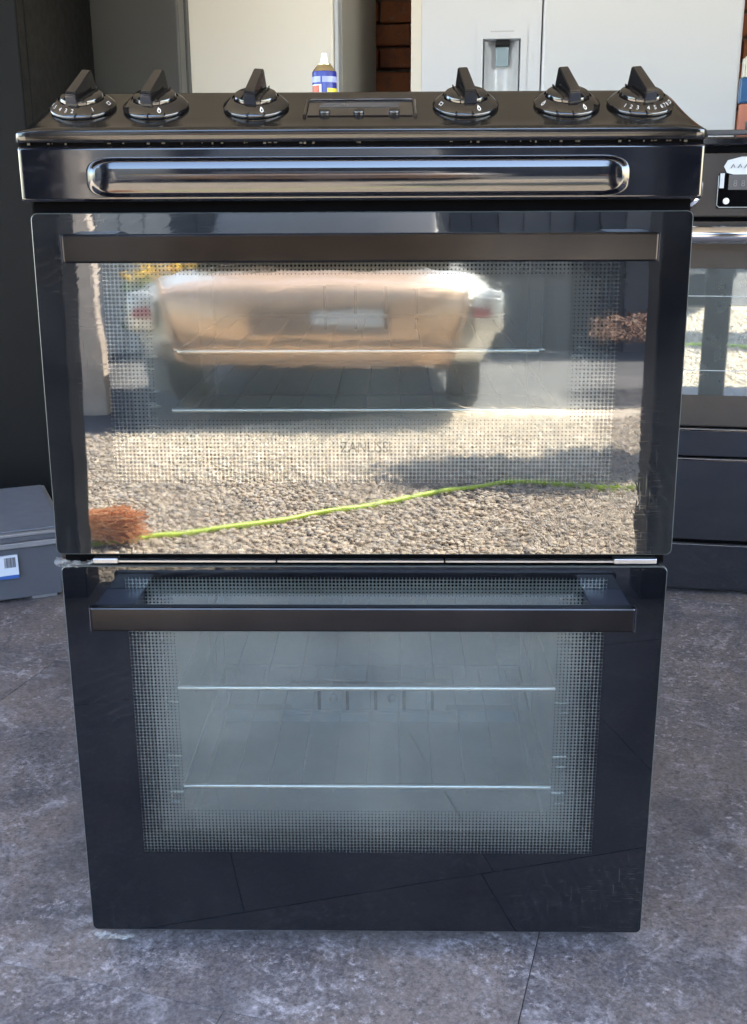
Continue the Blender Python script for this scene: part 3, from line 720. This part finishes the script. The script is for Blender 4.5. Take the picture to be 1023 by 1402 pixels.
# ------------------------------------------------------------------ grey plastic tote with a lid
def build_tote():
    M['tote'] = plain('grey_tote_plastic', (.085, .090, .105), .42, var=.08, bump=.05)
    M['tote_lid'] = plain('tote_lid_plastic', (.13, .145, .18), .38, var=.08)
    M['tote_rim'] = plain('tote_rim_plastic', (.20, .20, .21), .4)
    M['sticker'] = plain('paper_sticker', (.55, .60, .68), .5, var=.05); M['ink'] = plain('black_ink', (.03, .03, .035), .6); M['sticker_blue'] = plain('sticker_blue', (.03, .10, .35), .5)
    t = empty('storage_tote', 'grey plastic storage tote with barcode sticker on the floor at left', 'storage tote', (-.655, 1.094, 0), R(24))
    w = .62; d = .36
    def taper(z0, z1, i0, i1, name, mat):
        v = []
        for z, i in ((z0, i0), (z1, i1)): v += [(-w+i, i, z), (-i+.02, i, z), (-i+.02, d-i, z), (-w+i, d-i, z)]
        return MB().add(v, [(0,3,2,1),(4,5,6,7),(0,1,5,4),(1,2,6,5),(2,3,7,6),(3,0,4,7)]).obj(name, mat, t)
    taper(.008, .118, .012, .004, 'tub', 'tote')
    MB().box((-w-.004, -.008, .1185), (.028, d+.004, .130), bev=.002).obj('rim', 'tote_rim', t)
    MB().box((-w, -.004, .1305), (.024, d, .142), bev=.002).obj('lid_lip', 'tote', t)
    MB().box((-w-.004, -.009, .1425), (.028, d+.004, .149), bev=.002).obj('rim', 'tote_rim', t)
    MB().box((-w+.004, .002, .1495), (.020, d-.006, .153), bev=.0015).obj('lid_top', 'tote_lid', t)
    for x in (-.56, -.05): MB().box((x, .02, 0), (x+.05, .06, .0078)).obj('foot', 'tote_rim', t)
    s = MB().box((-.150, .0005, .055), (-.072, .0055, .103)).obj('sticker', 'sticker', t)
    MB().box((-.150, .0001, .055), (-.072, .0004, .062)).obj('sticker_band', 'sticker_blue', s)
    b = MB()
    for k in range(12): b.box((-.098+.0018*k, .0001, .078), (-.098+.0018*k+random.uniform(.0006, .0013), .0004, .099))
    b.obj('barcode', 'ink', s)
    MB().lathe([(.012, 0), (.012, .0004)], 20).obj('emblem', 'can_white', s, (-.125, .0004, .086), (R(90), 0, 0))
build_tote()

# ------------------------------------------------------------------ second cooker at the right
def build_range():
    c = empty('range_cooker', 'black range cooker with chrome handle at the right edge', 'cooker', (.40, 1.155, 0), R(-9))
    W = .90
    b = MB(); b.box((0, .03, .02), (W, .59, .86)); b.obj('body', 'black', c)
    MB().box((-.002, 0, .875), (W, .6, .890), bev=.003).obj('hob_top', 'enamel', c)
    MB().box((0, .008, .8605), (W, .028, .8745)).obj('hob_trim', 'gap', c)
    M['range_panel'] = plain('range_panel_black', (.028, .026, .025), .22, spec=.6)
    MB().box((0, 0, .748), (W, .03, .862), bev=.003).obj('control_panel', 'range_panel', c)
    for k in range(3):
        kx = (.170, .60, .72)[k]
        kn = MB().lathe([(.034, 0), (.036, .004), (.034, .012), (.030, .014)], 40).obj('knob', 'chrome', c, (kx, -.0005, .795), (R(90), 0, 0), smooth=50)
        MB().lathe([(.026, .014), (.024, .035), (.020, .038)], 32).obj('knob_cap', 'knob', kn, smooth=50)
    bd = [(-.05, 0), (-.044, .011), (-.02, .017), (.02, .017), (.044, .011), (.05, 0), (.044, -.011), (.02, -.017), (-.02, -.017), (-.044, -.011)]
    n = len(bd); mb = MB().add([(x, -.0035, z) for x, z in bd] + [(x, -.0003, z) for x, z in bd], [tuple(range(n))] + [(i, n+i, n+(i+1) % n, (i+1) % n) for i in range(n)])
    badge = mb.obj('badge', 'fr_grey', c, (.29, 0, .838))
    w = MB()
    for k in range(7): w.tube([(-.038+.012*k, -.0042, -.003), (-.034+.012*k, -.0042, .004), (-.031+.012*k, -.0042, -.002)], .0007, 5)
    w.obj('badge_lettering', 'ink', badge)
    M['dim_digit'] = plain('dim_digit', (.12, .12, .12), .5)
    dp = MB().box((.232, -.002, .764), (.35, -.0003, .826)).obj('timer_panel', 'gap', c)
    MB().tube([(.232, -.003, .822), (.232, -.003, .770), (.236, -.003, .766), (.35, -.003, .766)], .0006, 5).obj('timer_outline', 'fr_grey', dp)
    MB().box((.2345, -.004, .800), (.242, -.0023, .826)).obj('timer_key', 'fr_grey', dp)
    MB().box((.250, -.004, .797), (.345, -.0023, .824)).obj('timer_screen', 'lcd', dp)
    me = text_mesh('8', .016, 'dim_digit'); link('digit', me, dp, (.262, -.0043, .808), (R(90), 0, 0)); link('digit', me, dp, (.276, -.0043, .808), (R(90), 0, 0))
    MB().lathe([(.0058, 0), (.0058, .003), (.004, .004)], 20).obj('timer_button', 'can_white', dp, (.248, -.0023, .777), (R(90), 0, 0))
    MB().box((0, .012, .742), (W, .028, .7475)).obj('door_gap', 'gap', c)
    MB().box((.004, -.002, .352), (W-.004, .028, .741), bev=.003).obj('oven_door', 'range_panel', c)
    MB().tube([(.01, -.045, .718), (W-.01, -.045, .718)], .0165, 24).obj('handle_bar', 'chrome', c, smooth=60)
    for x in (.05, W-.05): MB().box((x-.012, -.035, .708), (x+.012, -.0022, .728), bev=.003).obj('handle_bracket', 'chrome', c)
    m = N('range_door_glass'); co = m.coords()
    gl = m.n('ShaderNodeBsdfGlossy', {'Color': (.93, 1, .98), 'Roughness': .02})
    fr = m.ramp(m.n('ShaderNodeFresnel', {'IOR': 1.5}).outputs[0], .04, 1., .24, 1.)
    dust = m.ramp(m.noise(co, 8, 6, .65), .35, .8, .10, .2)
    bb = m.n('ShaderNodeMixShader', {0: dust, 1: m.n('ShaderNodeBsdfDiffuse', {'Color': (.03, .035, .035)}), 2: m.n('ShaderNodeBsdfDiffuse', {'Color': (.5, .55, .55)})})
    M['range_glass'] = m.surf(m.n('ShaderNodeMixShader', {0: fr, 1: bb, 2: gl}))
    w = MB().box((.06, -.0045, .415), (W-.06, -.0023, .655)).obj('window_glass', 'range_glass', c)
    for z in (.463, .604): MB().tube([(.062, -.0052, z), (W-.062, -.0052, z)], .0007, 6).obj('window_line', 'fr_grey', w)
    MB().box((.004, .0, .292), (W-.004, .028, .3455), bev=.002).obj('grill_trim', 'enamel', c)
    MB().box((.004, -.001, .120), (W-.004, .028, .2855), bev=.002).obj('drawer', 'enamel', c)
    MB().box((.004, .004, .012), (W-.004, .028, .1085), bev=.002).obj('plinth', 'enamel', c)
    MB().box((.01, .014, .03), (W-.01, .0295, .86)).obj('gap_backing', 'gap', c)
    for z in (.2862, .3462, .109): MB().box((.004, -.0018, z), (W-.004, .010, z+.0014)).obj('bright_edge', 'steel', c)
    for x in (.05, W-.05): MB().lathe([(.02, 0), (.02, .02)], 12, (x, .3, 0)).obj('foot', 'black', c)
    # pan support and a cast iron trivet disc on it
    M['iron'] = plain('cast_iron', (.05, .05, .055), .45, bump=.2, scale=40)
    u, v = ax(R(-9)); o = Vector((.40, 1.155, 0))
    def at(a, b_, z): p = o+u*a+v*b_; return (p.x, p.y, z)
    ps = empty('pan_support', 'dark iron pan support on the hob of the right hand cooker', 'pan support', at(.20, .04, .890), R(-9))
    MB().box((0, 0, .004), (.52, .012, .014), bev=.002).obj('rail', 'iron', ps); MB().box((0, .4, .004), (.52, .412, .014), bev=.002).obj('rail', 'iron', ps)
    for x in (.0, .13, .26, .39, .508): MB().box((x, .0125, .005), (x+.012, .3995, .015), bev=.002).obj('bar', 'iron', ps)
    for x in (.08, .14, .22): MB().box((x, -.003, .0145), (x+.03, .03, .030), bev=.003).obj('finger', 'iron', ps)
    for x in (0, .5): 
        for y in (0, .4): MB().box((x, y, 0), (x+.012, y+.012, .0038)).obj('foot', 'iron', ps)
    dk = empty('wok_stand', 'black round iron wok stand on the right hand hob', 'wok stand', at(.425, .24, .906), 0)
    MB().lathe([(.062, 0), (.05, .02), (.05, .04), (.10, .056), (.118, .060), (.122, .066), (.118, .071), (.09, .069), (.02, .066)], 48, cap=False).obj('disc', 'iron', dk, smooth=50)
    MB().lathe([(.06, -.0), (.066, .001), (.066, .006), (.06, .006)], 32, cap=False).obj('base_ring', 'iron', dk)
build_range()

# brush with white bristles standing behind the right-hand cooker
def build_brush():
    b = empty('wallpaper_brush', 'white bristled brush with blue ferrule beside the white fridge', 'brush', (.862, 1.66, .8902), R(-9))
    M['bristle'] = plain('white_bristle', (.70, .69, .62), .7, var=.15, scale=120); M['ferrule'] = plain('blue_ferrule', (.02, .09, .22), .3); M['pink_handle'] = plain('terracotta_handle', (.45, .16, .10), .5)
    MB().box((-.045, -.010, 0), (.045, .010, .095), bev=.004).obj('handle', 'pink_handle', b)
    MB().box((-.048, -.013, .0955), (.048, .013, .150), bev=.004).obj('ferrule', 'ferrule', b)
    P = []
    mb = MB()
    for k in range(16):
        x = -.044+.0055*k; top = .185 + .022*math.sin(math.pi*(k+.5)/16)**.6
        mb.box((x, -.011, .1505), (x+.0048, .011, top), bev=.0015)
    mb.obj('bristles', 'bristle', b)
build_brush()

# ------------------------------------------------------------------ the sunny yard mirrored in the glass
def build_yard():
    # hose
    M['hose'] = plain('lime_hose', (.45, .62, .03), .4, var=.08)
    pts = [(-1.75, -1.55), (-1.2, -1.72), (-.81, -1.935), (-.52, -2.12), (-.238, -2.323), (.08, -2.58), (.35, -2.83), (.46, -2.89), (.60, -2.888), (.90, -2.76), (1.3, -2.62), (1.9, -2.62), (2.6, -2.75)]
    P = [Vector((x, y, -.002)) for x, y in pts]; fine = []
    for i in range(len(P)-1):
        p0, p1, p2, p3 = P[max(i-1, 0)], P[i], P[i+1], P[min(i+2, len(P)-1)]
        for k in range(8):
            t = k/8; fine.append(.5*((2*p1)+(p2-p0)*t+(2*p0-5*p1+4*p2-p3)*t*t+(3*p1-p0-3*p2+p3)*t**3))
    fine.append(P[-1])
    o = MB().tube(fine, .0085, 10).obj('garden_hose', 'hose', smooth=60); tag(o, 'lime green hose lying across the gravel, mirrored in the top oven door', 'hose')
    # broom head
    M['wood'] = plain('broom_wood', (.42, .32, .22), .6, var=.2); M['coir'] = plain('orange_coir', (.66, .34, .16), .8, var=.3, scale=60)
    b = empty('broom', 'broom head with orange bristles lying on the gravel beside the hose', 'broom', (-.82, -1.985, .0), R(20))
    MB().box((-.22, -.035, .0), (.0, .035, .05), bev=.008).obj('head', 'wood', b)
    mb = MB()
    for k in range(520):
        x = random.uniform(-.10, .0); y = random.uniform(-.034, .034)
        mb.tube([(x, y, random.uniform(.01, .05)), (x+random.uniform(.03, .07)+.02, y+random.uniform(-.02, .02), random.uniform(.02, .085)), (x+.12+random.uniform(0, .07), y+random.uniform(-.04, .04), random.uniform(.005, .10))], [.003, .0025, .0015], 4)
    mb.obj('bristles', 'coir', b)['kind'] = 'stuff'
    MB().tube([(-.1, 0, .03), (-.9, -.35, .02)], .013, 10).obj('handle', 'wood', b, smooth=60)
    # car
    M['car_silver'] = plain('car_silver_paint', (.44, .43, .40), .35, .4, .05, 3, coat=.5)
    M['reflected_tan'] = plain('tailgate_reflected_tan', (.42, .27, .17), .32, .35, .08, 4, coat=.4)
    M['car_glass'] = plain('car_dark_glass', (.06, .065, .065), .15); M['tail_red'] = plain('tail_lamp_red', (.22, .03, .05), .3); M['tyre'] = plain('tyre_rubber', (.02, .02, .02), .8)
    M['car_dark'] = plain('car_recess_paint', (.15, .10, .075), .5)
    M['plate'] = plain('plate_white', (.30, .30, .31), .4)
    c = empty('parked_car', 'silver car, gravel reflection painted tan on its tailgate, parked on the gravel, mirrored in the top oven door', 'car', (-.36, -4.55, -.01))
    def sect(y, w0, w1, zb, zs, zt, k=18):
        """closed cross-section: w0 half width at shoulder zs, w1 half width at top"""
        pts = [(-w0*.93, zb), (w0*.93, zb), (w0*.99, zb+.1), (w0, (zb+zs)/2), (w0*.985, zs-.03), (w0*.95, zs), (w1, zt-.02), (w1*.93, zt), (-w1*.93, zt), (-w1, zt-.02), (-w0*.95, zs), (-w0*.985, zs-.03), (-w0, (zb+zs)/2), (-w0*.99, zb+.1)]
        return [(x, y, z) for x, z in pts]
    def loft(secs, name, mat, smooth=40):
        mb = MB(); n = len(secs[0]); mb.v = [p for s in secs for p in s]
        for i in range(len(secs)-1):
            for k in range(n): mb.f.append((i*n+k, i*n+(k+1) % n, (i+1)*n+(k+1) % n, (i+1)*n+k)); mb.mi.append(0)
        mb.f.append(tuple(range(n))[::-1]); mb.f.append(tuple((len(secs)-1)*n+k for k in range(n))); mb.mi += [0, 0]
        return mb.obj(name, mat, c, smooth=smooth)
    loft([sect(-.03, .84, .74, .40, .62, .68), sect(-.12, .92, .80, .33, .66, .735), sect(-.5, .94, .82, .28, .70, .765), sect(-1.1, .94, .82, .24, .74, .80), sect(-2.6, .93, .82, .22, .74, .82), sect(-3.7, .90, .76, .24, .70, .76), sect(-4.2, .80, .66, .3, .6, .64)], 'body', 'car_silver')
    loft([sect(-.62, .70, .66, .768, .785, .80), sect(-1.15, .74, .60, .77, .98, 1.30), sect(-1.7, .74, .60, .78, 1.0, 1.40), sect(-2.3, .74, .58, .78, .98, 1.36), sect(-2.95, .72, .64, .78, .80, .83)], 'cabin', 'car_glass')
    loft([sect(-1.2, .62, .56, 1.31, 1.33, 1.37), sect(-1.7, .62, .57, 1.38, 1.41, 1.44), sect(-2.3, .62, .54, 1.35, 1.37, 1.40)], 'roof', 'car_silver')
    # tailgate, gravel reflection put into its tan colour: wide at the top, narrower at the bumper
    P = []
    for t in np.linspace(0, 1, 14):
        z = .765 - .46*t; y = .06 + .07*math.sin(math.pi*min(1, t*1.25)*.8) - (.32*(1-t/.16)**1.6 if t < .16 else 0) - (.05*((t-.8)/.2)**2 if t > .8 else 0)
        hwid = .79 - .12*t; row = []
        for s in np.linspace(-1, 1, 21): row.append((s*hwid, y - .09*abs(s)**4, z - .030*abs(s)**3*(1 if t < .2 else 0)))
        P.append(row)
    mb = MB().grid(P, flip=False)
    tg = mb.obj('tailgate', 'reflected_tan', c, smooth=60)
    for sx in (-1, 1):
        e = MB().tube([(sx*.782, .0, .72), (sx*.755, .03, .60), (sx*.722, .05, .48), (sx*.685, .03, .33)], .014, 8).obj('tailgate_edge', 'reflected_tan', tg, smooth=60)
        lamp = MB().box((sx*.87-.075, -.06, .47), (sx*.87+.075, .03, .665), bev=.03).obj('lamp_housing', 'car_silver', c, smooth=50)
        MB().box((sx*.85-.055, .031, .54), (sx*.85+.035, .038, .59), bev=.004).obj('tail_light', 'tail_red', lamp)
    rp = MB().box((-.05-.26, .135, .455), (-.05+.42, .142, .585)).obj('plate_recess', 'car_dark', tg)
    pl = MB().box((.0, .143, .50), (.34, .147, .575)).obj('number_plate', 'plate', tg)
    MB().box((-.76, .10, .405), (.76, .122, .425), bev=.006).obj('bumper_strip', 'car_dark', c)
    MB().box((-.70, .02, .655), (.70, .069, .662)).obj('boot_gap', 'car_dark', c)
    for y in (-.95, -3.45):
        for sx in (-1, 1):
            w = MB().lathe([(.20, -.09), (.29, -.085), (.31, -.06), (.31, .06), (.29, .085), (.20, .09)], 32).obj('wheel', 'tyre', c, (sx*.80, y, .31), (0, R(90), 0), smooth=40)
            MB().lathe([(.19, -.092), (.19, .092)], 24).obj('rim', 'steel', w)
    # yellow flowers in a pot
    M['petal'] = plain('yellow_petal', (.85, .55, .02), .6); M['leaf'] = plain('leaf_green', (.06, .12, .03), .6, var=.3); M['pot'] = plain('grey_stone_pot', (.16, .15, .14), .8)
    f = empty('flower_pot', 'pot of bright yellow flowers mirrored left of the car', 'flower pot', (-1.44, -6.35, -.01))
    MB().lathe([(.16, 0), (.22, .34), (.24, .35), (.24, .40), (.21, .40), (.20, .36)], 24, cap=False).obj('pot', 'pot', f, smooth=40)
    MB().lathe([(.20, .355), (.01, .375)], 24, cap=False).obj('soil', 'tyre', f)
    lm = MB(); pm = MB()
    for k in range(260):
        a = random.uniform(0, 6.28); r_ = .30*random.random()**.5; z = .40 + .32*random.random(); d = Vector((math.cos(a+1.5), math.sin(a+1.5), random.uniform(-.3, .6)))
        p = Vector((r_*math.cos(a), r_*math.sin(a), z)); s = Vector((-d.y, d.x, .1))
        lm.add([p, p+d*.05+s*.02, p+d*.10, p+d*.05-s*.02], [(0, 1, 2, 3)])
    for k in range(60):
        a = random.uniform(0, 6.28); r_ = .30*random.random()**.5; c0 = Vector((r_*math.cos(a), r_*math.sin(a), .70 + .12*random.random()))
        for j in range(6):
            b_ = j*1.047+random.random(); d = Vector((math.cos(b_), math.sin(b_), .45)); s = Vector((-d.y, d.x, 0))
            pm.add([c0, c0+d*.025+s*.016, c0+d*.05, c0+d*.025-s*.016], [(0, 1, 2, 3)])
    lm.obj('foliage', 'leaf', f)['kind'] = 'stuff'; pm.obj('flowers', 'petal', f)['kind'] = 'stuff'
    # timber post near the car
    M['grey_timber'] = plain('weathered_timber', (.60, .50, .40), .8, var=.25, scale=12, bump=.3)
    p = MB().box((-.07, -.06, -.02), (.07, .06, 1.35), bev=.008).obj('gate_post', 'grey_timber', loc=(-1.60, -5.0, 0), rot=(R(0), R(-3), 0)); tag(p, 'weathered timber post mirrored at the left edge of the top oven glass', 'post')
    # russet shrub on the right
    M['russet'] = plain('russet_leaf', (.15, .07, .035), .8, var=.4, scale=6)
    s = empty('russet_shrub', 'low russet leaved shrub mirrored at the right edge of the top oven glass', 'shrub', (1.86, -6.1, -.01))
    lm = MB()
    for k in range(2200):
        a = random.uniform(0, 6.28); ph = random.random(); r_ = .5*random.random()**.4; p = Vector((r_*math.cos(a)*1.1, r_*math.sin(a), .34 + .20*ph*(1-.4*(r_/.5)**2)))
        d = Vector((random.gauss(0, 1), random.gauss(0, 1), random.gauss(0, .7))).normalized(); q = d.cross(Vector((.3, .2, 1))).normalized()
        lm.add([p, p+d*.018+q*.010, p+d*.036, p+d*.018-q*.010], [(0, 1, 2, 3)])
    lm.obj('foliage', 'russet', s)['kind'] = 'stuff'
    mb = MB()
    for k in range(7): a = k*.9; mb.tube([(0, 0, 0), (.12*math.cos(a), .12*math.sin(a), .25), (.34*math.cos(a), .34*math.sin(a), .5)], [.014, .009, .004], 6)
    mb.obj('stems', 'wood', s)
    # young tree whose crown shades a patch of the gravel
    t = empty('young_tree', 'young leafy tree right of the yard, its shade lying on the mirrored gravel', 'tree', (1.72, -3.95, -.01))
    MB().tube([(0, 0, 0), (.03, .02, .8), (-.02, .03, 1.5), (.0, .0, 2.2)], [.045, .038, .03, .012], 8).obj('trunk', 'wood', t, smooth=60)
    mb = MB(); lm = MB()
    for k in range(16):
        a = k*2.4; z = 1.25+.06*k; L_ = .62-.02*k; e = Vector((L_*math.cos(a), L_*math.sin(a)*.6, z+.3)); mb.tube([(0, .02, z), e*.5+Vector((0, 0, z*.5+.05)), e], [.014, .009, .003], 5)
        for j in range(420):
            p = Vector((0, .02, z)).lerp(e, random.uniform(.35, 1.1)) + Vector((random.gauss(0, .08), random.gauss(0, .06), random.gauss(0, .06)))
            d = Vector((random.gauss(0, 1), random.gauss(0, 1), random.gauss(0, .5))).normalized(); q = d.cross(Vector((.3, .2, 1))).normalized()
            lm.add([p, p+d*.03+q*.022, p+d*.07, p+d*.03-q*.022], [(0, 1, 2, 3)])
    mb.obj('branches', 'wood', t); lm.obj('crown', 'leaf', t)['kind'] = 'stuff'
    # dark boarded barn wall far behind with paler boards at its left end
    M['dark_board'] = plain('tarred_board', (.030, .028, .03), .7, var=.3, scale=5); M['pale_board'] = plain('pale_board', (.48, .42, .35), .7, var=.25, scale=5)
    M['grey_board'] = plain('grey_board', (.09, .08, .075), .7, var=.3, scale=5)
    w = MB().box((-7, -.1, -.02), (7, 0, 3.4)).obj('boarded_barn', 'dark_board', loc=(0, -10.2, 0)); tag(w, 'dark boarded barn wall behind the car, mirrored above the top oven handle', 'barn')
    meshes = {k: MB().box((-.118, .0, 0), (.118, .035, 3.42), bev=.005).mesh('board', k) for k in ('dark_board', 'pale_board', 'grey_board')}
    for k in range(52):
        x = -6.3+.25*k
        mt = 'pale_board' if x < -1.9 and k % 5 != 2 else random.choice(['dark_board', 'dark_board', 'grey_board'])
        link('board', meshes[mt], w, (x, .001, -.015), (0, 0, random.uniform(-.003, .003)))
build_yard()
